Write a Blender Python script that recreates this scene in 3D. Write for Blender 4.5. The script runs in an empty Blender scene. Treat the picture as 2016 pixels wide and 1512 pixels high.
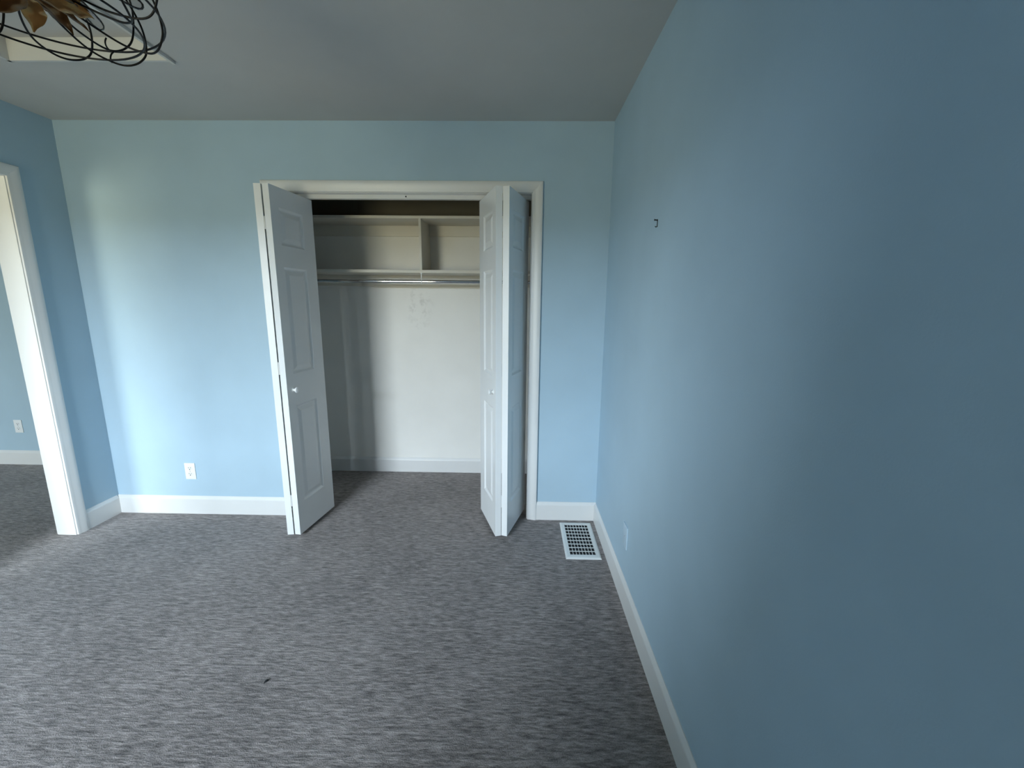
import bpy, bmesh, math, random
from mathutils import Vector, Matrix
random.seed(7)
S = bpy.context.scene
COL = S.collection

# ------------------------------------------------------------------ camera
CAM_POS = Vector((-0.5239, -2.6011, 1.4179))
YAW, PITCH, ROLL, FPX = -0.0165, -0.1878, 0.0095, 822.0
cam_data = bpy.data.cameras.new('camera')
cam_data.sensor_fit = 'HORIZONTAL'
cam_data.sensor_width = 36.0
cam_data.lens = FPX / 2016 * 36.0
cam_data.clip_start = 0.02
cam = bpy.data.objects.new('camera', cam_data)
COL.objects.link(cam)
cy, sy, cp, sp = math.cos(YAW), math.sin(YAW), math.cos(PITCH), math.sin(PITCH)
fw = Vector((sy * cp, cy * cp, sp)); rt = Vector((cy, -sy, 0)); up = rt.cross(fw)
cr, sr = math.cos(ROLL), math.sin(ROLL)
rx, ux = cr * rt + sr * up, -sr * rt + cr * up
m3 = Matrix((rx, ux, -fw)).transposed()
cam.matrix_world = Matrix.Translation(CAM_POS) @ m3.to_4x4()
S.camera = cam

# ------------------------------------------------------------------ daylight
# pale sky above the treeline and the dim garden below it, outside the windows behind the camera
SKY, GROUND = (0.70, 0.845, 1.0), (1.0, 0.94, 0.62)
SKY_L, GROUND_L, WORLD_L = 315.0, 14.0, 1.5
world = bpy.data.worlds.new('world'); S.world = world
world.use_nodes = True
bg = world.node_tree.nodes['Background']
bg.inputs['Color'].default_value = (*SKY, 1); bg.inputs['Strength'].default_value = WORLD_L
# windows: x0, x1, z0, z1 in the wall at Y = NEAR
NEAR = -4.20
WIN = [(-3.14, -2.06, 0.55, 2.08), (-5.75, -4.35, 0.55, 2.08)]
HORIZON, SKY_TOP, OUT = 2.04, 2.40, 1.15      # sky panel's top is cut low so less light reaches the near floor
def daylight(name, x0, x1, z0, z1, col, rad):
    L = bpy.data.lights.new(name, 'AREA')
    L.shape = 'RECTANGLE'; L.size = x1 - x0; L.size_y = z1 - z0
    L.color = col; L.energy = rad * (x1 - x0) * (z1 - z0) * math.pi
    lo = bpy.data.objects.new(name, L); COL.objects.link(lo)
    lo.location = ((x0 + x1) / 2, NEAR - OUT, (z0 + z1) / 2)
    lo.rotation_euler = (math.pi / 2, 0, 0)
for (a, b, c, d) in WIN:
    cx = (a + b) / 2
    hw = 1.75 if cx > -4 else 1.3
    daylight('sky_light', cx - hw, cx + hw, HORIZON, SKY_TOP, SKY, SKY_L if cx > -4 else SKY_L * 0.42)
    daylight('garden_light', cx - hw, cx + hw, HORIZON - 2.0, HORIZON, GROUND, GROUND_L)
S.view_settings.view_transform = 'Standard'
S.view_settings.look = 'None'
S.view_settings.gamma = 1.0
S.view_settings.use_curve_mapping = False
S.view_settings.exposure = 0.0
S.cycles.max_bounces = 9
S.cycles.diffuse_bounces = 6
S.cycles.sample_clamp_indirect = 8.0
S.cycles.caustics_reflective = False
S.cycles.caustics_refractive = False

# ------------------------------------------------------------------ materials
def new_mat(name):
    m = bpy.data.materials.new(name); m.use_nodes = True
    t = m.node_tree; p = t.nodes['Principled BSDF']
    return m, t, p

def coords(t, scale=(1, 1, 1)):
    tc = t.nodes.new('ShaderNodeNewGeometry'); mp = t.nodes.new('ShaderNodeMapping')
    mp.inputs['Scale'].default_value = scale
    t.links.new(tc.outputs['Position'], mp.inputs['Vector'])
    return mp.outputs['Vector']

def noise(t, vec, scale, detail=2.0, rough=0.5):
    n = t.nodes.new('ShaderNodeTexNoise')
    n.inputs['Scale'].default_value = scale; n.inputs['Detail'].default_value = detail
    n.inputs['Roughness'].default_value = rough
    t.links.new(vec, n.inputs['Vector'])
    return n.outputs['Fac']

def ramp(t, fac, stops):
    r = t.nodes.new('ShaderNodeValToRGB')
    el = r.color_ramp.elements
    while len(el) < len(stops): el.new(0.5)
    for e, (pos, c) in zip(el, stops):
        e.position = pos; e.color = (*c, 1)
    t.links.new(fac, r.inputs['Fac'])
    return r.outputs['Color']

def bump(t, p, height, strength, dist):
    b = t.nodes.new('ShaderNodeBump')
    b.inputs['Strength'].default_value = strength; b.inputs['Distance'].default_value = dist
    t.links.new(height, b.inputs['Height']); t.links.new(b.outputs['Normal'], p.inputs['Normal'])

def paint(name, col, rough=0.5, spec=0.4, orange=0.0, vary=0.03):
    m, t, p = new_mat(name)
    v = coords(t)
    n = noise(t, v, 3.0, 3.0)
    lo = tuple(c * (1 - vary) for c in col); hi = tuple(min(1, c * (1 + vary)) for c in col)
    t.links.new(ramp(t, n, [(0.3, lo), (0.7, hi)]), p.inputs['Base Color'])
    p.inputs['Roughness'].default_value = rough
    p.inputs['Specular IOR Level'].default_value = spec
    if orange:
        bump(t, p, noise(t, v, 220.0, 2.0), orange, 0.002)
    return m

def metal(name, col, rough, metallic=1.0):
    m, t, p = new_mat(name)
    n = noise(t, coords(t), 60.0, 2.0)
    t.links.new(ramp(t, n, [(0.3, tuple(c * 0.9 for c in col)), (0.7, col)]), p.inputs['Base Color'])
    p.inputs['Metallic'].default_value = metallic
    p.inputs['Roughness'].default_value = rough
    return m

M = {}
M['blue'] = paint('blue_wall_paint', (0.405, 0.54, 0.635), 0.58, 0.26, 0.10)
M['white'] = paint('white_trim_paint', (0.71, 0.71, 0.70), 0.36, 0.5)
M['door'] = paint('white_door_paint', (0.80, 0.81, 0.81), 0.34, 0.5)
M['ceiling'] = paint('flat_ceiling_paint', (0.54, 0.53, 0.51), 0.85, 0.2, 0.12)
M['hatch'] = paint('hatch_paint', (0.64, 0.63, 0.60), 0.6, 0.3)
M['cream'] = paint('cream_shelf_paint', (0.70, 0.665, 0.585), 0.45, 0.4)
M['blue_plate'] = paint('painted_plate', (0.47, 0.60, 0.70), 0.4, 0.5)
M['shade_dark'] = paint('closet_shade_tone', (0.20, 0.18, 0.135), 0.8, 0.2)  # dark tone carries the shade above the top closet shelf
M['plate'] = paint('white_plastic', (0.82, 0.83, 0.83), 0.3, 0.5)
M['dark'] = paint('dark_slot', (0.02, 0.022, 0.025), 0.7, 0.2)
M['vent'] = paint('vent_enamel', (0.72, 0.74, 0.73), 0.38, 0.5)
M['wire'] = metal('black_iron', (0.012, 0.011, 0.011), 0.45, 0.6)
M['bronze'] = metal('antique_bronze', (0.17, 0.082, 0.026), 0.26)
M['gold'] = metal('gold_leaf', (0.42, 0.235, 0.08), 0.22)
M['chrome'] = metal('chrome', (0.82, 0.82, 0.82), 0.06)
M['steel'] = metal('zinc', (0.5, 0.5, 0.5), 0.35)

# closet back wall: off-white with a faint scuffed patch under the rod
def closet_paint():
    m, t, p = new_mat('closet_wall_paint')
    v = coords(t)
    base = ramp(t, noise(t, v, 3.0, 3.0), [(0.3, (0.80, 0.785, 0.745)), (0.7, (0.85, 0.835, 0.795))])
    d = t.nodes.new('ShaderNodeVectorMath'); d.operation = 'DISTANCE'
    mp = t.nodes.new('ShaderNodeMapping'); mp.inputs['Scale'].default_value = (1.7, 0.0, 1.0)
    t.links.new(v, mp.inputs['Vector']); t.links.new(mp.outputs[0], d.inputs[0])
    d.inputs[1].default_value = (-1.325 * 1.7, 0, 1.395)
    mask = ramp(t, d.outputs['Value'], [(0.02, (1, 1, 1)), (0.22, (0, 0, 0))])
    sc = ramp(t, noise(t, v, 22.0, 6.0, 0.65), [(0.50, (0, 0, 0)), (0.62, (1, 1, 1))])
    mul = t.nodes.new('ShaderNodeMath'); mul.operation = 'MULTIPLY'
    t.links.new(mask, mul.inputs[0]); t.links.new(sc, mul.inputs[1])
    m2 = t.nodes.new('ShaderNodeMath'); m2.operation = 'MULTIPLY'; m2.inputs[1].default_value = 0.45
    t.links.new(mul.outputs[0], m2.inputs[0])
    mix = t.nodes.new('ShaderNodeMix'); mix.data_type = 'RGBA'
    t.links.new(m2.outputs[0], mix.inputs['Factor']); t.links.new(base, mix.inputs['A'])
    mix.inputs['B'].default_value = (0.46, 0.44, 0.40, 1)
    t.links.new(mix.outputs['Result'], p.inputs['Base Color'])
    p.inputs['Roughness'].default_value = 0.42; p.inputs['Specular IOR Level'].default_value = 0.4
    bump(t, p, noise(t, v, 220.0, 2.0), 0.08, 0.002)
    return m
M['closet'] = closet_paint()

def carpet():
    m, t, p = new_mat('grey_carpet')
    n1 = noise(t, coords(t, (24, 120, 1)), 1.0, 3.0, 0.6)
    n2 = noise(t, coords(t, (11, 48, 1)), 1.0, 2.0, 0.5)
    n3 = noise(t, coords(t), 260.0, 2.0, 0.6)
    n4 = noise(t, coords(t), 2.2, 3.0, 0.55)
    def mth(op, a, b):
        q = t.nodes.new('ShaderNodeMath'); q.operation = op
        for i, x in enumerate((a, b)):
            if isinstance(x, (int, float)): q.inputs[i].default_value = x
            else: t.links.new(x, q.inputs[i])
        return q.outputs[0]
    h = mth('ADD', mth('MULTIPLY', n1, 0.50), mth('ADD', mth('MULTIPLY', n2, 0.22), mth('MULTIPLY', n3, 0.28)))
    f = mth('ADD', mth('MULTIPLY', h, 0.88), mth('MULTIPLY', n4, 0.12))
    t.links.new(ramp(t, f, [(0.39, (0.070, 0.061, 0.059)), (0.50, (0.215, 0.190, 0.182)), (0.61, (0.395, 0.350, 0.335))]),
                p.inputs['Base Color'])
    p.inputs['Roughness'].default_value = 0.95; p.inputs['Specular IOR Level'].default_value = 0.1
    p.inputs['Sheen Weight'].default_value = 0.25
    bump(t, p, h, 0.9, 0.012)
    return m
M['carpet'] = carpet()

def pane_mat(name, tint=0.92):
    m, t, p = new_mat(name)
    t.nodes.remove(p)
    tr = t.nodes.new('ShaderNodeBsdfTransparent'); gl = t.nodes.new('ShaderNodeBsdfGlossy')
    lw = t.nodes.new('ShaderNodeFresnel'); mx = t.nodes.new('ShaderNodeMixShader')
    tr.inputs[0].default_value = (tint, tint, tint, 1); gl.inputs['Roughness'].default_value = 0.02
    lw.inputs['IOR'].default_value = 1.45
    t.links.new(lw.outputs[0], mx.inputs[0]); t.links.new(tr.outputs[0], mx.inputs[1]); t.links.new(gl.outputs[0], mx.inputs[2])
    t.links.new(mx.outputs[0], t.nodes['Material Output'].inputs['Surface'])
    return m
M['pane'] = pane_mat('window_glass', 0.97)
M['tube_glass'] = pane_mat('clear_tube_glass', 0.86)

# ------------------------------------------------------------------ mesh helpers
def add_box(bm, x0, x1, y0, y1, z0, z1, bev=0.0, seg=2):
    b2 = bmesh.new()
    vs = [b2.verts.new((x, y, z)) for x in (x0, x1) for y in (y0, y1) for z in (z0, z1)]
    for f in ((0, 1, 3, 2), (4, 6, 7, 5), (0, 4, 5, 1), (2, 3, 7, 6), (0, 2, 6, 4), (1, 5, 7, 3)):
        b2.faces.new([vs[i] for i in f])
    bmesh.ops.recalc_face_normals(b2, faces=b2.faces)
    if bev:
        bmesh.ops.bevel(b2, geom=b2.edges[:], offset=bev, segments=seg, affect='EDGES', profile=0.6)
    merge(bm, b2)

def merge(bm, b2, mat=None):
    if mat is not None: bmesh.ops.transform(b2, matrix=mat, verts=b2.verts)
    me = bpy.data.meshes.new('tmp'); b2.to_mesh(me); b2.free()
    bm.from_mesh(me); bpy.data.meshes.remove(me)

def add_tube(bm, pts, r, seg=8, closed=False, rad=None):
    pts = [Vector(p) for p in pts]; n = len(pts)
    rings = []; prev = None
    for i, p in enumerate(pts):
        if closed: tg = pts[(i + 1) % n] - pts[i - 1]
        else: tg = pts[min(i + 1, n - 1)] - pts[max(i - 1, 0)]
        tg.normalize()
        if prev is None:
            ref = Vector((0, 0, 1)) if abs(tg.z) < 0.9 else Vector((1, 0, 0))
            a = tg.cross(ref).normalized()
        else:
            a = (prev - tg * prev.dot(tg)).normalized()
        prev = a; b = tg.cross(a)
        rr = rad[i] if rad else r
        rings.append([bm.verts.new(p + rr * (math.cos(k * 2 * math.pi / seg) * a + math.sin(k * 2 * math.pi / seg) * b)) for k in range(seg)])
    for i in range(n if closed else n - 1):
        A, B = rings[i], rings[(i + 1) % n]
        sh = 0
        if closed and i == n - 1:
            sh = min(range(seg), key=lambda s: (A[0].co - B[s].co).length)
        for k in range(seg):
            bm.faces.new((A[k], A[(k + 1) % seg], B[(k + 1 + sh) % seg], B[(k + sh) % seg]))
    if not closed:
        bm.faces.new(rings[0][::-1]); bm.faces.new(rings[-1])

def add_lathe(bm, prof, seg=24, mat=None):
    b2 = bmesh.new()
    rings = []
    for r, z in prof:
        if r < 1e-6: rings.append([b2.verts.new((0, 0, z))])
        else: rings.append([b2.verts.new((r * math.cos(k * 2 * math.pi / seg), r * math.sin(k * 2 * math.pi / seg), z)) for k in range(seg)])
    for A, B in zip(rings, rings[1:]):
        for k in range(seg):
            q = [A[k % len(A)], A[(k + 1) % len(A)], B[(k + 1) % len(B)], B[k % len(B)]]
            u = []
            for v in q:
                if v not in u: u.append(v)
            if len(u) > 2: b2.faces.new(u)
    bmesh.ops.recalc_face_normals(b2, faces=b2.faces)
    merge(bm, b2, mat)

def add_prism(bm, prof, a, b, frame):
    """profile [(s,t)] swept from a(s,t) to b(s,t); frame(s,t,end) -> point"""
    n = len(prof)
    A = [bm.verts.new(frame(s, t, a)) for s, t in prof]; B = [bm.verts.new(frame(s, t, b)) for s, t in prof]
    fs = [bm.faces.new((A[i], A[(i + 1) % n], B[(i + 1) % n], B[i])) for i in range(n)]
    fs += [bm.faces.new(A[::-1]), bm.faces.new(B)]
    bmesh.ops.recalc_face_normals(bm, faces=fs)

def obj(name, bm, mat, parent=None, smooth=None):
    me = bpy.data.meshes.new(name)
    bm.normal_update(); bm.to_mesh(me); bm.free()
    me.materials.append(M[mat])
    if smooth is not None:
        for p in me.polygons: p.use_smooth = True
        me.set_sharp_from_angle(angle=math.radians(smooth))
    o = bpy.data.objects.new(name, me); COL.objects.link(o)
    if parent: o.parent = parent
    return o

def box_obj(name, mat, *b, parent=None, bev=0.0):
    bm = bmesh.new(); add_box(bm, *b, bev=bev)
    return obj(name, bm, mat, parent, 40 if bev else None)

def boxes_obj(name, mat, lst, parent=None):
    bm = bmesh.new()
    for b in lst: add_box(bm, *b)
    return obj(name, bm, mat, parent)

def empty(name, loc=(0, 0, 0), rz=0.0):
    o = bpy.data.objects.new(name, None); COL.objects.link(o)
    o.location = loc; o.rotation_euler = (0, 0, rz); o.empty_display_size = 0.1
    return o

def tag(o, label, cat=None, group=None, kind=None):
    o['label'] = label
    if cat: o['category'] = cat
    if group: o['group'] = group
    if kind: o['kind'] = kind
    return o

def struct(o, label, cat=None):
    return tag(o, label, cat, kind='structure')

# ------------------------------------------------------------------ dimensions
W, H, T = 3.236, 2.44, 0.115         # room width, ceiling, wall thickness
XL = -W
YB = 0.778                            # closet back wall
JL, JR, JZ = -1.986, -0.462, 2.056    # closet jamb faces and head
DY0, DY1 = -1.107, -0.297             # side doorway (along the left wall)
DZ = 2.056
HX = -6.2; HYB = 0.803                # adjoining room
BH, BT = 0.126, 0.014                 # baseboard

# ------------------------------------------------------------------ structure
struct(box_obj('floor', 'carpet', HX - T, T, NEAR - T, 1.0, -0.10, 0.0),
       'grey carpet with fine streaks running across the room', 'floor')
HA = (-2.76, -2.03, -1.14, -0.59)     # hatch opening x0,x1,y0,y1
struct(boxes_obj('ceiling', 'ceiling', [
    (HX - T, HA[0], NEAR - T, 1.0, H, H + 0.14), (HA[1], T, NEAR - T, 1.0, H, H + 0.14),
    (HA[0], HA[1], NEAR - T, HA[2], H, H + 0.14), (HA[0], HA[1], HA[3], 1.0, H, H + 0.14)]),
    'flat pale ceiling of the blue room', 'ceiling')
e = 0.018
struct(boxes_obj('wall_far', 'blue', [
    (XL, JL - e, 0, T, 0, H), (JR + e, 0, 0, T, 0, H), (JL - e, JR + e, 0, T, JZ + e, H)]),
    'light blue wall with the wide closet opening', 'wall')
struct(box_obj('wall_right', 'blue', 0, T, NEAR - T, 1.0, 0, H), 'long plain light blue wall on the right', 'wall')
struct(boxes_obj('wall_left', 'blue', [
    (XL - T, XL, NEAR, DY0 - e, 0, H), (XL - T, XL, DY1 + e, 1.0, 0, H), (XL - T, XL, DY0 - e, DY1 + e, DZ + e, H)]),
    'shaded light blue wall with the open doorway at left', 'wall')
w0, w1 = WIN[1], WIN[0]
struct(boxes_obj('wall_near', 'blue', [
    (HX - T, w0[0], NEAR - T, NEAR, 0, H), (w0[1], w1[0], NEAR - T, NEAR, 0, H), (w1[1], T, NEAR - T, NEAR, 0, H),
    (w0[0], w0[1], NEAR - T, NEAR, 0, w0[2]), (w0[0], w0[1], NEAR - T, NEAR, w0[3], H),
    (w1[0], w1[1], NEAR - T, NEAR, 0, w1[2]), (w1[0], w1[1], NEAR - T, NEAR, w1[3], H)]),
    'light blue window wall behind the viewer', 'wall')
cb = struct(box_obj('wall_closet_back', 'closet', -2.5, 0, YB, 1.0, 0, 2.0255), 'off-white closet back wall with a scuffed patch', 'wall')
box_obj('shade_board', 'shade_dark', -2.36, -0.12, YB, 1.0, 2.0255, H, parent=cb)  # dark boards added to deepen the shade above the top shelf
box_obj('shade_board', 'shade_dark', -2.36, -0.12, T + 0.001, YB, H - 0.012, H, parent=cb)
box_obj('shade_board', 'shade_dark', JL - 0.3, JR + 0.3, T, T + 0.012, JZ + e, H - 0.012, parent=cb)
struct(box_obj('wall_closet_left', 'closet', -2.5, -2.36, T, YB, 0, H), 'off-white left side wall inside the closet', 'wall')
struct(box_obj('wall_closet_right', 'closet', -0.12, 0, T, YB, 0, H), 'off-white right side wall inside the closet', 'wall')
struct(box_obj('wall_adjoining_far', 'blue', HX - T, XL - T, HYB, 1.0, 0, H), 'light blue far wall of the adjoining room, seen through the doorway', 'wall')
struct(box_obj('wall_adjoining_left', 'blue', HX - T, HX, NEAR, HYB, 0, H), 'light blue side wall of the adjoining room', 'wall')

# baseboards: eased top profile, s = height, t = proud of wall
BPROF = [(0, 0), (0, BT), (BH - 0.022, BT), (BH - 0.016, BT - 0.0015), (BH - 0.008, BT - 0.006), (BH - 0.002, BT - 0.0095), (BH, BT - 0.011), (BH, 0)]
def base_x(name, x0, x1, y, sgn, label):
    bm = bmesh.new()
    add_prism(bm, BPROF, x0, x1, lambda s, t, q: Vector((q, y + sgn * t, s)))
    return struct(obj(name, bm, 'white'), label, 'baseboard')
def base_y(name, y0, y1, x, sgn, label):
    bm = bmesh.new()
    add_prism(bm, BPROF, y0, y1, lambda s, t, q: Vector((x + sgn * t, q, s)))
    return struct(obj(name, bm, 'white'), label, 'baseboard')
CW = 0.061                            # casing width
base_x('baseboard_far_left', XL, JL - 0.005 - CW, 0, -1, 'white baseboard under the blue wall left of the closet')
base_x('baseboard_far_right', JR + 0.005 + CW, 0, 0, -1, 'short white baseboard between the closet casing and the right wall')
base_y('baseboard_right', NEAR, -BT, 0, -1, 'long white baseboard along the right wall')
base_y('baseboard_left', DY1 + 0.005 + CW, -BT, XL, 1, 'short white baseboard between the doorway and the corner')
base_y('baseboard_left_near', NEAR, DY0 - 0.005 - CW, XL, 1, 'white baseboard on the left wall before the doorway')
base_x('baseboard_closet', -2.36, -0.12, YB, -1, 'white baseboard along the closet back wall')
base_x('baseboard_adjoining', HX, XL - T, HYB, -1, 'white baseboard in the adjoining room beyond the doorway')

# casings: o = outward from the opening, t = proud of the wall
CPROF = [(0, 0), (0, 0.0095), (0.004, 0.0115), (0.012, 0.0120), (0.022, 0.0135), (0.034, 0.0165), (0.044, 0.0180), (0.053, 0.0180), (0.058, 0.0165), (CW, 0.0130), (CW, 0)]
def casing(parent, a0, a1, zt, place):
    """a0,a1 inner edges along the wall, place(a, proud, z) -> point"""
    n = len(CPROF)
    def quad(name, A, B):
        bm = bmesh.new()
        va = [bm.verts.new(p) for p in A]; vb = [bm.verts.new(p) for p in B]
        for i in range(n): bm.faces.new((va[i], va[(i + 1) % n], vb[(i + 1) % n], vb[i]))
        bm.faces.new(va[::-1]); bm.faces.new(vb)
        bmesh.ops.recalc_face_normals(bm, faces=bm.faces)
        obj(name, bm, 'white', parent, 25)
    quad('casing_side', [place(a0 - o, t, 0) for o, t in CPROF], [place(a0 - o, t, zt + o) for o, t in CPROF])
    quad('casing_side', [place(a1 + o, t, 0) for o, t in CPROF], [place(a1 + o, t, zt + o) for o, t in CPROF])
    quad('casing_head', [place(a0 - o, t, zt + o) for o, t in CPROF], [place(a1 + o, t, zt + o) for o, t in CPROF])

t1 = empty('trim_1'); struct(t1, 'white casing and jamb around the closet opening', 'door trim')
casing(t1, JL - 0.005, JR + 0.005, JZ + 0.003, lambda a, p, z: Vector((a, -p, z)))
box_obj('jamb_side', 'white', JL - e, JL, 0, T, 0, JZ, parent=t1)
box_obj('jamb_side', 'white', JR, JR + e, 0, T, 0, JZ, parent=t1)
box_obj('jamb_head', 'white', JL - e, JR + e, 0, T, JZ, JZ + e, parent=t1)
bm = bmesh.new()   # bifold track: channel open underneath
add_box(bm, JL, JR, 0.046, 0.050, 2.033, JZ, bev=0.0008); add_box(bm, JL, JR, 0.072, 0.076, 2.033, JZ, bev=0.0008)
add_box(bm, JL, JR, 0.050, 0.072, JZ - 0.004, JZ); add_box(bm, JL, JR, 0.050, 0.055, 2.033, 2.036); add_box(bm, JL, JR, 0.067, 0.072, 2.033, 2.036)
obj('door_track', bm, 'white', t1)
bm = bmesh.new()
add_lathe(bm, [(0, 0), (0.004, 0), (0.004, 0.003), (0.0025, 0.005), (0, 0.0055)], 12, Matrix.Translation((-1.212, 0.046, 2.046)) @ Matrix.Rotation(math.pi / 2, 4, 'X'))
obj('track_screw', bm, 'dark', t1)

t2 = empty('trim_2'); struct(t2, 'white casing and jamb of the open doorway at left', 'door trim')
casing(t2, DY0 - 0.005, DY1 + 0.005, DZ + 0.003, lambda a, p, z: Vector((XL + p, a, z)))
casing(t2, DY0 - 0.005, DY1 + 0.005, DZ + 0.003, lambda a, p, z: Vector((XL - T - p, a, z)))
box_obj('jamb_side', 'white', XL - T, XL, DY1, DY1 + e, 0, DZ, parent=t2)
box_obj('jamb_side', 'white', XL - T, XL, DY0 - e, DY0, 0, DZ, parent=t2)
box_obj('jamb_head', 'white', XL - T, XL, DY0 - e, DY1 + e, DZ, DZ + e, parent=t2)

# windows behind the camera (they are what lights the room)
for i, (a, b, c, d) in enumerate(WIN):
    w = empty('window_%d' % (i + 1))
    struct(w, ['double-hung window behind the viewer, facing the closet', 'double-hung window of the adjoining room'][i], 'window')
    y0, y1 = NEAR - 0.10, NEAR - 0.02
    f = 0.03; mz = (c + d) / 2
    bm = bmesh.new()
    for q in ((a, a + f, y0, y1, c, d), (b - f, b, y0, y1, c, d), (a, b, y0, y1, c, c + f), (a, b, y0, y1, d - f, d)): add_box(bm, *q)
    obj('window_frame', bm, 'white', w)
    for (zz0, zz1, yy) in ((c + f, mz + 0.02, y0 + 0.045), (mz - 0.02, d - f, y0 + 0.015)):
        bm = bmesh.new(); s = 0.035
        for q in ((a + f, a + f + s, yy, yy + 0.028, zz0, zz1), (b - f - s, b - f, yy, yy + 0.028, zz0, zz1),
                  (a + f, b - f, yy, yy + 0.028, zz0, zz0 + s), (a + f, b - f, yy, yy + 0.028, zz1 - s, zz1)): add_box(bm, *q)
        sash = obj('sash', bm, 'white', w)
        box_obj('pane', 'pane', a + f + s, b - f - s, yy + 0.012, yy + 0.016, zz0 + s, zz1 - s, parent=sash)

# ------------------------------------------------------------------ bifold doors
LEAF_W, LEAF_T, LEAF_Z0, LEAF_Z1 = 0.372, 0.036, 0.020, 2.031
PU = (0.066, 0.270)
PZ = ((0.215, 0.820), (1.008, 1.612), (1.728, 1.926))
def leaf_mesh():
    """u along the leaf from the hinge edge, v thickness 0..T, w height"""
    bm = bmesh.new()
    us = [0, PU[0], PU[1], LEAF_W]
    zs = [LEAF_Z0] + [q for p in PZ for q in p] + [LEAF_Z1]
    for v in (0, LEAF_T):
        g = {(i, j): bm.verts.new((us[i], v, zs[j])) for i in range(4) for j in range(len(zs))}
        for i in range(3):
            for j in range(len(zs) - 1):
                if i == 1 and j in (1, 3, 5): continue
                bm.faces.new((g[i, j], g[i + 1, j], g[i + 1, j + 1], g[i, j + 1]))
    for (ua, ub) in ((0, 0), (LEAF_W, LEAF_W)):
        q = [bm.verts.new((ua, v, z)) for v, z in ((0, LEAF_Z0), (LEAF_T, LEAF_Z0), (LEAF_T, LEAF_Z1), (0, LEAF_Z1))]
        bm.faces.new(q)
    for z in (LEAF_Z0, LEAF_Z1):
        q = [bm.verts.new((u, v, z)) for u, v in ((0, 0), (LEAF_W, 0), (LEAF_W, LEAF_T), (0, LEAF_T))]
        bm.faces.new(q)
    bmesh.ops.recalc_face_normals(bm, faces=bm.faces)
    for f in bm.faces:                      # outward from the leaf's middle
        c = f.calc_center_median() - Vector((LEAF_W / 2, LEAF_T / 2, (LEAF_Z0 + LEAF_Z1) / 2))
        n = f.normal
        ax = max(range(3), key=lambda k: abs(n[k]))
        if n[ax] * c[ax] < 0: f.normal_flip()
    return bm
def panel_mesh(z0, z1):
    bm = bmesh.new()
    rings = [(0, 0), (0.006, 0.0045), (0.012, 0.0085), (0.019, 0.0085), (0.026, 0.0065), (0.042, 0.0012), (0.045, 0.0010)]
    for side in (0, 1):
        R = []
        for ins, dep in rings:
            v = dep if side == 0 else LEAF_T - dep
            R.append([bm.verts.new(p) for p in ((PU[0] + ins, v, z0 + ins), (PU[1] - ins, v, z0 + ins), (PU[1] - ins, v, z1 - ins), (PU[0] + ins, v, z1 - ins))])
        fs = []
        for A, B in zip(R, R[1:]):
            for k in range(4): fs.append(bm.faces.new((A[k], A[(k + 1) % 4], B[(k + 1) % 4], B[k])))
        fs.append(bm.faces.new(R[-1]))
        for f in fs:
            f.normal_update()
            if f.normal.y * (-1 if side == 0 else 1) < 0: f.normal_flip()
    return bm
def knob_mesh():
    bm = bmesh.new()
    add_lathe(bm, [(0, 0), (0.012, 0), (0.0125, 0.002), (0.0085, 0.004), (0.0065, 0.010), (0.0075, 0.014), (0.0135, 0.018), (0.0165, 0.023), (0.0155, 0.028), (0.010, 0.0315), (0, 0.0325)], 24)
    return bm
leaf_me = panel_me = None
def place_leaf(parent, corner, direction, flip):
    """corner: front hinge corner on the outer face; direction: unit xy from front to back; flip: thickness side"""
    global leaf_me, panel_me
    d = Vector((direction[0], direction[1], 0)).normalized()
    n = Vector((-d.y, d.x, 0)) * (1 if not flip else -1)     # v axis (thickness)
    mat = Matrix.Identity(4)
    for i, v in enumerate((d, n, Vector((0, 0, 1)))):
        for k in range(3): mat[k][i] = v[k]
    mat[0][3], mat[1][3] = corner
    if leaf_me is None: leaf_me, panel_me = {}, {}
    def inst(cache, key, builder, name, par):
        if key not in cache:
            b = builder(); bmesh.ops.transform(b, matrix=Matrix.Identity(4), verts=b.verts)
            if flip: bmesh.ops.reverse_faces(b, faces=b.faces)
            me = bpy.data.meshes.new(name); b.to_mesh(me); b.free(); me.materials.append(M['door']); cache[key] = me
        o = bpy.data.objects.new(name, cache[key]); COL.objects.link(o); o.parent = par
        return o
    # mirrored frames keep a proper rotation by mirroring mesh data
    def build_leaf():
        b = leaf_mesh(); bmesh.ops.transform(b, matrix=mat, verts=b.verts); return b
    leaf = inst(leaf_me, (tuple(corner), flip), build_leaf, 'door_leaf', parent)
    for k, (z0, z1) in enumerate(PZ):
        def build_panel():
            b = panel_mesh(z0, z1); bmesh.ops.transform(b, matrix=mat, verts=b.verts); return b
        inst(panel_me, (tuple(corner), flip, k), build_panel, 'door_panel', leaf)
    return leaf, mat, d, n

def knob(leaf, mat, z=0.916, u=0.050):
    # on the v=0 face, pointing to -v
    bm = knob_mesh()
    p = mat @ Vector((u, 0, z)); ax = -(mat.to_3x3() @ Vector((0, 1, 0)))
    rot = Vector((0, 0, 1)).rotation_difference(ax).to_matrix().to_4x4()
    bmesh.ops.transform(bm, matrix=Matrix.Translation(p) @ rot, verts=bm.verts)
    o = obj('knob', bm, 'plate', leaf, 40); o['label'] = 'small round white knob'

def hinges(parent, x, y):
    for z0, z1 in ((0.206, 0.276), (1.013, 1.083), (1.804, 1.868)):
        bm = bmesh.new()
        add_box(bm, x - 0.0045, x + 0.0045, y + 0.003, y + 0.020, z0, z1, bev=0.0008)
        add_tube(bm, [(x, y + 0.004, z0 - 0.001), (x, y + 0.004, z1 + 0.001)], 0.0035, 10)
        obj('hinge', bm, 'white', parent, 40)

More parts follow.
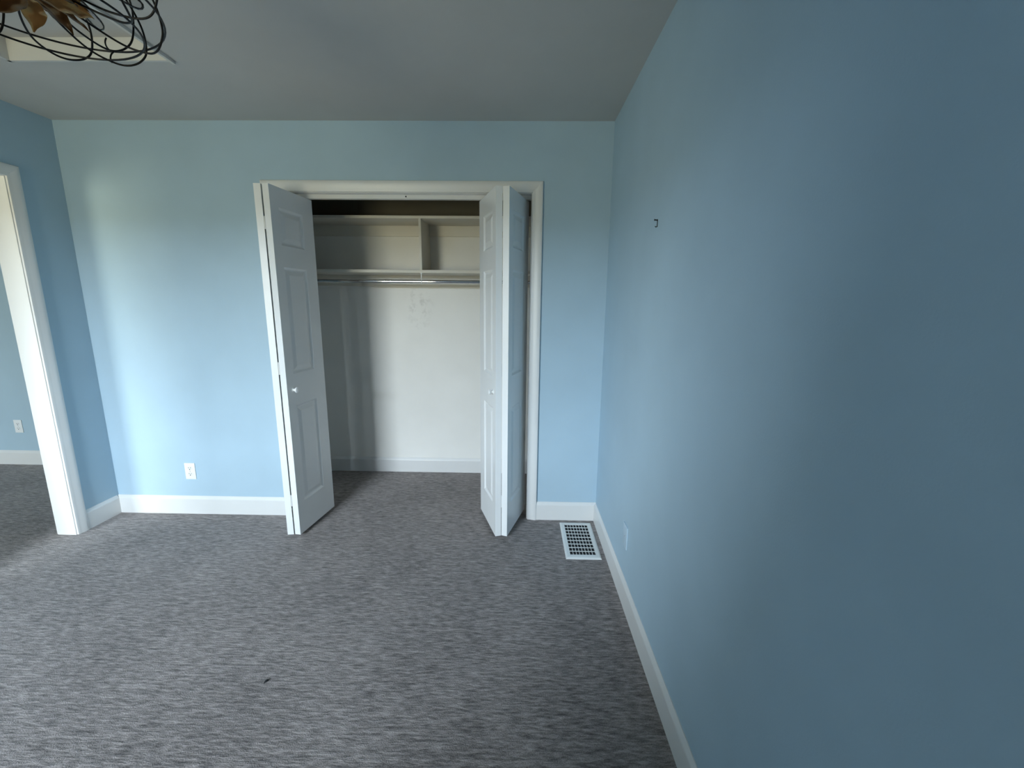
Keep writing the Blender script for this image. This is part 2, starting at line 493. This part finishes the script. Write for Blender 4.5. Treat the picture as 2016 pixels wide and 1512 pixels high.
d1 = empty('door_1', (0, 0, 0)); struct(d1, 'left white bifold closet door, folded open', 'bifold door')
lf, mt, _, _ = place_leaf(d1, (-1.850, -0.281), (0.125, 0.992), False)   # inner leaf: outer face looks right
knob(lf, mt)
place_leaf(d1, (-1.928, -0.284), (-0.125, 0.992), True)
hinges(d1, -1.8885, -0.280)
d2 = empty('door_2', (0, 0, 0)); struct(d2, 'right white bifold closet door, folded open', 'bifold door')
lf, mt, _, _ = place_leaf(d2, (-0.656, -0.261), (-0.325, 0.946), True)
knob(lf, mt)
place_leaf(d2, (-0.585, -0.258), (0.296, 0.955), False)
hinges(d2, -0.6205, -0.248)

# ------------------------------------------------------------------ closet shelving and rod
SF = 0.478
sh = empty('closet_shelving', (-1.24, YB, 1.55))
tag(sh, 'cream two-tier closet shelving with a centre divider on the back wall', 'shelf')
def child_box(name, mat, b, bev, parent):
    o = box_obj(name, mat, *b, bev=bev)
    o.parent = parent; o.matrix_parent_inverse = Matrix.Translation(-Vector(parent.location))
    return o
child_box('shelf_board', 'cream', (-2.36, -0.12, SF, YB, 2.006, 2.025), 0.002, sh)
child_box('shelf_board', 'cream', (-2.36, -0.12, SF, YB, 1.6355, 1.6570), 0.002, sh)
child_box('divider', 'cream', (-1.2445, -1.2265, SF + 0.004, YB, 1.6570, 2.006), 0.001, sh)
child_box('cleat', 'cream', (-2.36, -0.12, YB - 0.018, YB, 1.928, 2.006), 0.0015, sh)
child_box('cleat', 'cream', (-2.36, -0.12, YB - 0.018, YB, 1.551, 1.6355), 0.0015, sh)
rod = empty('closet_rod', (-1.24, 0.50, 1.576))
tag(rod, 'chrome hanging rod under the lower closet shelf', 'rod')
inv = Matrix.Translation(-Vector(rod.location))
bm = bmesh.new(); add_tube(bm, [(-2.36, 0.50, 1.576), (-0.12, 0.50, 1.576)], 0.0135, 32)
o = obj('rod_tube', bm, 'chrome', rod, 50); o.matrix_parent_inverse = inv
for x in (-2.36, -0.12):
    bm = bmesh.new(); s = 1 if x < -1 else -1
    add_lathe(bm, [(0, 0), (0.026, 0), (0.026, 0.004), (0.018, 0.008), (0.018, 0.018), (0.0137, 0.018)], 24,
              Matrix.Translation((x, 0.50, 1.576)) @ Matrix.Rotation(s * math.pi / 2, 4, 'Y'))
    o = obj('rod_socket', bm, 'steel', rod, 40); o.matrix_parent_inverse = inv
bm = bmesh.new()      # centre hook that carries the rod from the shelf
add_box(bm, -1.243, -1.227, 0.482, 0.518, 1.6325, 1.6355, bev=0.0008)
add_box(bm, -1.2375, -1.2325, 0.484, 0.489, 1.590, 1.6330, bev=0.0008)
arc = [(-1.235, 0.50 + 0.0165 * math.sin(a), 1.576 - 0.0165 * math.cos(a)) for a in [math.radians(q) for q in range(-150, 121, 15)]]
add_tube(bm, arc, 0.0025, 8)
o = obj('rod_hook', bm, 'plate', rod, 40); o.matrix_parent_inverse = inv

# ------------------------------------------------------------------ outlets
def outlet(name, center, normal, label, sockets=True, mat_name='plate'):
    """duplex receptacle plate; local frame: x right, y = out of wall, z up"""
    n = Vector(normal); r = Vector((0, 0, 1)).cross(n) * -1
    mat = Matrix.Identity(4)
    for i, v in enumerate((r, n, Vector((0, 0, 1)))):
        for k in range(3): mat[k][i] = v[k]
    e_ = empty(name, center); tag(e_, label, 'outlet')
    e_.rotation_euler = mat.to_euler()
    bm = bmesh.new(); add_box(bm, -0.035, 0.035, 0, 0.0055, -0.057, 0.057, bev=0.0025, seg=2)
    obj('cover_plate', bm, mat_name, e_, 40)
    if sockets:
        for z in (0.020, -0.020):
            bm = bmesh.new()
            pts = []
            for k in range(24):
                a = k * math.pi / 12
                pts.append((0.0168 * math.cos(a), max(-0.0135, min(0.0135, 0.0168 * math.sin(a)))))
            A = [bm.verts.new((x, 0.005, z + q)) for x, q in pts]; B = [bm.verts.new((x * 0.97, 0.0072, z + q * 0.97)) for x, q in pts]
            for k in range(24): bm.faces.new((A[k], A[(k + 1) % 24], B[(k + 1) % 24], B[k]))
            bm.faces.new(B); bmesh.ops.recalc_face_normals(bm, faces=bm.faces)
            rc = obj('receptacle', bm, 'plate', e_)
            for (x0, x1, z0, z1) in ((-0.0078, -0.0052, 0.0005, 0.0085), (0.0052, 0.0078, 0.0005, 0.0085), (-0.003, 0.003, -0.0095, -0.0040)):
                box_obj('slot', 'dark', x0, x1, 0.0068, 0.0076, z + z0, z + z1, parent=rc)
    bm = bmesh.new(); add_lathe(bm, [(0.0028, 0), (0.0026, 0.001), (0, 0.0013)], 10, Matrix.Translation((0, 0.0053, 0)) @ Matrix.Rotation(-math.pi / 2, 4, 'X'))
    obj('screw', bm, 'steel', e_)
    return e_
outlet('power_outlet', (-2.715, 0, 0.303), (0, -1, 0), 'white duplex outlet on the blue wall left of the closet')
outlet('power_outlet', (0, -0.755, 0.331), (-1, 0, 0), 'pale blue painted blank cover plate low on the right wall', False, 'blue_plate')
outlet('power_outlet', (-4.845, HYB, 0.345), (0, -1, 0), 'white outlet on the far wall of the adjoining room')

# ------------------------------------------------------------------ floor register
vx0, vx1, vy0, vy1 = -0.243, -0.039, -0.451, -0.049
vent = empty('floor_vent', ((vx0 + vx1) / 2, (vy0 + vy1) / 2, 0.0))
tag(vent, 'white metal floor vent with a dark square grid by the right wall', 'vent')
vi = Matrix.Translation(-Vector(vent.location))
gx0, gx1, gy0, gy1 = vx0 + 0.028, vx1 - 0.028, vy0 + 0.034, vy1 - 0.030
def frame_ring(bm, R):
    # rings of (x0,x1,y0,y1,z)
    vs = [[bm.verts.new(p) for p in ((a, c, z), (b, c, z), (b, d, z), (a, d, z))] for a, b, c, d, z in R]
    for A, B in zip(vs, vs[1:]):
        for k in range(4): bm.faces.new((A[k], A[(k + 1) % 4], B[(k + 1) % 4], B[k]))
    bmesh.ops.recalc_face_normals(bm, faces=bm.faces)
bm = bmesh.new()
frame_ring(bm, [(vx0, vx1, vy0, vy1, 0.0), (vx0 + 0.001, vx1 - 0.001, vy0 + 0.001, vy1 - 0.001, 0.003),
                (vx0 + 0.010, vx1 - 0.010, vy0 + 0.010, vy1 - 0.010, 0.0075),
                (gx0, gx1, gy0, gy1, 0.0085), (gx0, gx1, gy0, gy1, 0.0015)])
o = obj('vent_frame', bm, 'vent', vent); o.matrix_parent_inverse = vi
o = box_obj('vent_dark_sheet', 'dark', gx0, gx1, gy0, gy1, 0.0003, 0.0015, parent=vent); o.matrix_parent_inverse = vi  # thin sheet, its dark colour stands in for shade inside the duct
NX, NY = 8, 9
for i in range(1, NX):
    x = gx0 + (gx1 - gx0) * i / NX
    o = box_obj('grille_bar', 'vent', x - 0.0012, x + 0.0012, gy0, gy1, 0.0045, 0.0078, parent=vent); o.matrix_parent_inverse = vi
for j in range(1, NY):
    y = gy0 + (gy1 - gy0) * j / NY
    o = box_obj('grille_bar', 'vent', gx0, gx1, y - 0.0016, y + 0.0016, 0.0040, 0.0074, parent=vent); o.matrix_parent_inverse = vi

# ------------------------------------------------------------------ small marks: hook in the right wall, lint on the carpet
bm = bmesh.new()
add_box(bm, -0.0022, 0.0, -0.9068, -0.9032, 1.716, 1.744, bev=0.0006)
add_tube(bm, [(0.002, -0.905, 1.7405), (-0.012, -0.905, 1.7415)], 0.0021, 8)
add_tube(bm, [(-0.001, -0.905, 1.718), (-0.006, -0.905, 1.7155), (-0.009, -0.905, 1.719)], 0.0017, 8)
add_lathe(bm, [(0, 0), (0.0038, 0), (0.0034, 0.0016), (0, 0.002)], 12, Matrix.Translation((-0.0115, -0.905, 1.7415)) @ Matrix.Rotation(-math.pi / 2, 4, 'Y'))
o = obj('wall_hook', bm, 'wire', None, 40)
tag(o, 'tiny dark metal picture hook left in the blue right wall', 'hook')
bm = bmesh.new()
add_tube(bm, [(-1.474, -1.277, 0.002), (-1.471, -1.272, 0.004), (-1.467, -1.267, 0.0045), (-1.463, -1.263, 0.002)], 0.004, 8, rad=[0.0015, 0.0038, 0.0042, 0.0012])
o = obj('carpet_crumb', bm, 'dark', None, 60)
tag(o, 'tiny black crumb lying on the grey carpet', 'debris')

# ------------------------------------------------------------------ ceiling access hatch
ht = empty('ceiling_hatch', ((HA[0] + HA[1]) / 2, (HA[2] + HA[3]) / 2, H))
tag(ht, 'pale recessed access hatch in the ceiling behind the chandelier', 'hatch')
hi = Matrix.Translation(-Vector(ht.location))
o = box_obj('hatch_panel', 'ceiling', HA[0], HA[1], HA[2], HA[3], H + 0.086, H + 0.105, parent=ht); o.matrix_parent_inverse = hi
bm = bmesh.new()
for b in ((HA[0], HA[1], HA[3] - 0.012, HA[3], H - 0.003, H + 0.086), (HA[0], HA[1], HA[2], HA[2] + 0.012, H - 0.003, H + 0.086),
          (HA[0], HA[0] + 0.012, HA[2], HA[3], H - 0.003, H + 0.086), (HA[1] - 0.012, HA[1], HA[2], HA[3], H - 0.012, H + 0.086)): add_box(bm, *b)
o = obj('hatch_lining', bm, 'hatch', ht); o.matrix_parent_inverse = hi

# ------------------------------------------------------------------ chandelier: black wire basket, gilt leaves, glass tubes
FX, FY = -1.567, -1.606
ch = empty('chandelier', (FX, FY, H))
tag(ch, 'black wire basket chandelier with gilt leaves and glass tube bulbs', 'chandelier')
Z0 = 2.02 - H        # bottom ring height, local
def pol(r, a, z): return Vector((r * math.cos(a), r * math.sin(a), z))
def catmull(P, n=10, closed=False):
    P = [Vector(p) for p in P]; out = []; N = len(P)
    rng = range(N) if closed else range(N - 1)
    for i in rng:
        p0 = P[(i - 1) % N] if closed or i > 0 else P[0]; p1 = P[i]; p2 = P[(i + 1) % N]
        p3 = P[(i + 2) % N] if closed or i + 2 < N else P[-1]
        for k in range(n):
            t = k / n
            out.append(0.5 * ((2 * p1) + (-p0 + p2) * t + (2 * p0 - 5 * p1 + 4 * p2 - p3) * t * t + (-p0 + 3 * p1 - 3 * p2 + p3) * t ** 3))
    if not closed: out.append(P[-1])
    return out
WR = 0.0023
for r, z in ((0.184, Z0), (0.2265, Z0 + 0.040), (0.205, Z0 + 0.20)):
    bm = bmesh.new(); add_tube(bm, [pol(r, k * 2 * math.pi / 72, z) for k in range(72)], WR, 8, closed=True)
    obj('wire_ring', bm, 'wire', ch, 60)
NR = 9
for k in range(NR):              # petal loops: out along the bottom, round the rim and back up inside
    a = 2 * math.pi * k / NR + 0.62 + random.uniform(-0.05, 0.05)
    j = random.uniform(-0.04, 0.04)
    q = [(0.040, 0.0, 0.050), (0.100, -0.12 + j, 0.028), (0.155, -0.26, 0.008), (0.190, -0.42, -0.002), (0.205, -0.56, -0.003), (0.216, -0.69, 0.010),
         (0.222, -0.76, 0.036), (0.212, -0.79, 0.085), (0.182, -0.75 + j, 0.140), (0.132, -0.65, 0.195), (0.070, -0.52, 0.240), (0.006, -0.40, 0.265)]
    bm = bmesh.new(); add_tube(bm, catmull([pol(r, a + da, Z0 + z) for r, da, z in q], 8), WR, 7)
    obj('wire_rib', bm, 'wire', ch, 60)
for k in range(5):               # taller hoops round the outside
    a = 2 * math.pi * k / 5 + 0.35
    q = [(0.060, 0.35, 0.060), (0.130, 0.18, 0.036), (0.200, 0.05, 0.030), (0.234, -0.06, 0.060), (0.240, -0.12, 0.110), (0.222, -0.18, 0.165), (0.160, -0.24, 0.225), (0.080, -0.30, 0.255), (0.006, -0.30, 0.270)]
    bm = bmesh.new(); add_tube(bm, catmull([pol(r, a + da, Z0 + z) for r, da, z in q], 8), WR, 7)
    obj('wire_hoop', bm, 'wire', ch, 60)
for k in range(3):       # little curling tendrils on the bottom wires
    a = 2 * math.pi * k / 3 + 1.62
    c0 = pol(0.190, a, Z0 + 0.018); tv = pol(1, a + math.pi / 2, 0)
    pts = [c0 + tv * (0.004 - 0.010 * u + 0.0065 * math.sin(u * 8.5)) + Vector((0, 0, 0.030 - 0.048 * u + 0.005 * math.cos(u * 8.5))) for u in [q / 24 for q in range(25)]]
    bm = bmesh.new(); add_tube(bm, pts, 0.0018, 6); obj('wire_tendril', bm, 'wire', ch, 60)
# canopy, stem, hub
bm = bmesh.new(); add_lathe(bm, [(0, 0), (0.065, 0), (0.065, -0.006), (0.055, -0.022), (0.018, -0.034), (0, -0.034)], 32); obj('canopy', bm, 'bronze', ch, 40)
bm = bmesh.new(); add_tube(bm, [(0, 0, -0.03), (0, 0, Z0 + 0.06)], 0.006, 12); obj('stem', bm, 'bronze', ch, 40)
bm = bmesh.new(); add_lathe(bm, [(0, 0.030), (0.016, 0.034), (0.030, 0.046), (0.036, 0.062), (0.026, 0.078), (0.012, 0.090), (0.008, 0.11), (0, 0.11)], 28, Matrix.Translation((0, 0, Z0))); obj('hub', bm, 'bronze', ch, 40)
# gilt leaves: curled blades around the hub
def leaf_blade(L, Wd, curl, fold):
    bm = bmesh.new(); N, Mx = 12, 4; rows = []
    for i in range(N + 1):
        u = i / N
        w = Wd * (math.sin(math.pi * min(1, u * 1.02 + 0.02)) ** 0.75) * (1 - 0.35 * u) + 0.0012
        ang = curl * u
        cx_ = L * (math.sin(ang) / curl if abs(curl) > 1e-4 else u); cz = L * ((1 - math.cos(ang)) / curl if abs(curl) > 1e-4 else 0)
        rows.append([bm.verts.new((cx_, w * (q / Mx), cz + fold * w * (q / Mx) ** 2 + 0.0025 * math.sin(u * 16) * abs(q / Mx))) for q in range(-Mx, Mx + 1)])
    for A, B in zip(rows, rows[1:]):
        for q in range(2 * Mx): bm.faces.new((A[q], A[q + 1], B[q + 1], B[q]))
    r = bmesh.ops.solidify(bm, geom=bm.faces[:], thickness=0.0012)
    return bm
for k in range(33):
    lay = k // 11
    a = 2 * math.pi * k / 11 + 0.19 * lay + random.uniform(-0.12, 0.12)
    L = random.uniform(0.085, 0.112) - 0.014 * lay; Wd = random.uniform(0.021, 0.030)
    bm = leaf_blade(L, Wd, random.choice((-0.7, -0.4, 0.6, 1.0)), random.uniform(0.15, 0.6))
    mat = (Matrix.Rotation(a, 4, 'Z') @ Matrix.Translation((0.016, 0, Z0 + 0.030 + 0.014 * lay)) @
           Matrix.Rotation(random.uniform(-0.10, 0.16) - 0.10 * lay, 4, 'Y') @ Matrix.Rotation(random.uniform(-0.6, 0.6), 4, 'X'))
    bmesh.ops.transform(bm, matrix=mat, verts=bm.verts)
    obj('gilt_leaf', bm, random.choice(('gold', 'bronze', 'bronze')), ch, 50)
# arms with glass tube bulbs
for k in range(6):
    a = 2 * math.pi * k / 6 + 0.63
    pts = [pol(0.02, a - 0.3, Z0 + 0.07), pol(0.07, a - 0.2, Z0 + 0.05), pol(0.098, a - 0.10, Z0 + 0.056), pol(0.116, a - 0.03, Z0 + 0.075), pol(0.100, a, Z0 + 0.098)]
    bm = bmesh.new(); add_tube(bm, catmull(pts, 8), 0.0042, 8); arm = obj('arm', bm, 'bronze', ch, 50)
    dirv = (pol(1, a, 0) * 0.95 + Vector((0, 0, -0.28))).normalized()
    base = pol(0.100, a, Z0 + 0.100)
    rot = Vector((0, 0, 1)).rotation_difference(dirv).to_matrix().to_4x4()
    bm = bmesh.new(); add_lathe(bm, [(0, -0.012), (0.013, -0.012), (0.014, 0.0), (0.013, 0.022), (0.0, 0.022)], 20, Matrix.Translation(base) @ rot); obj('socket_cup', bm, 'bronze', arm, 40)
    bm = bmesh.new()
    add_lathe(bm, [(0.0, 0.020), (0.0105, 0.022), (0.0125, 0.034), (0.0125, 0.078), (0.0105, 0.088), (0.006, 0.0945), (0, 0.0965)], 20, Matrix.Translation(base) @ rot)
    obj('glass_tube', bm, 'tube_glass', arm, 60)
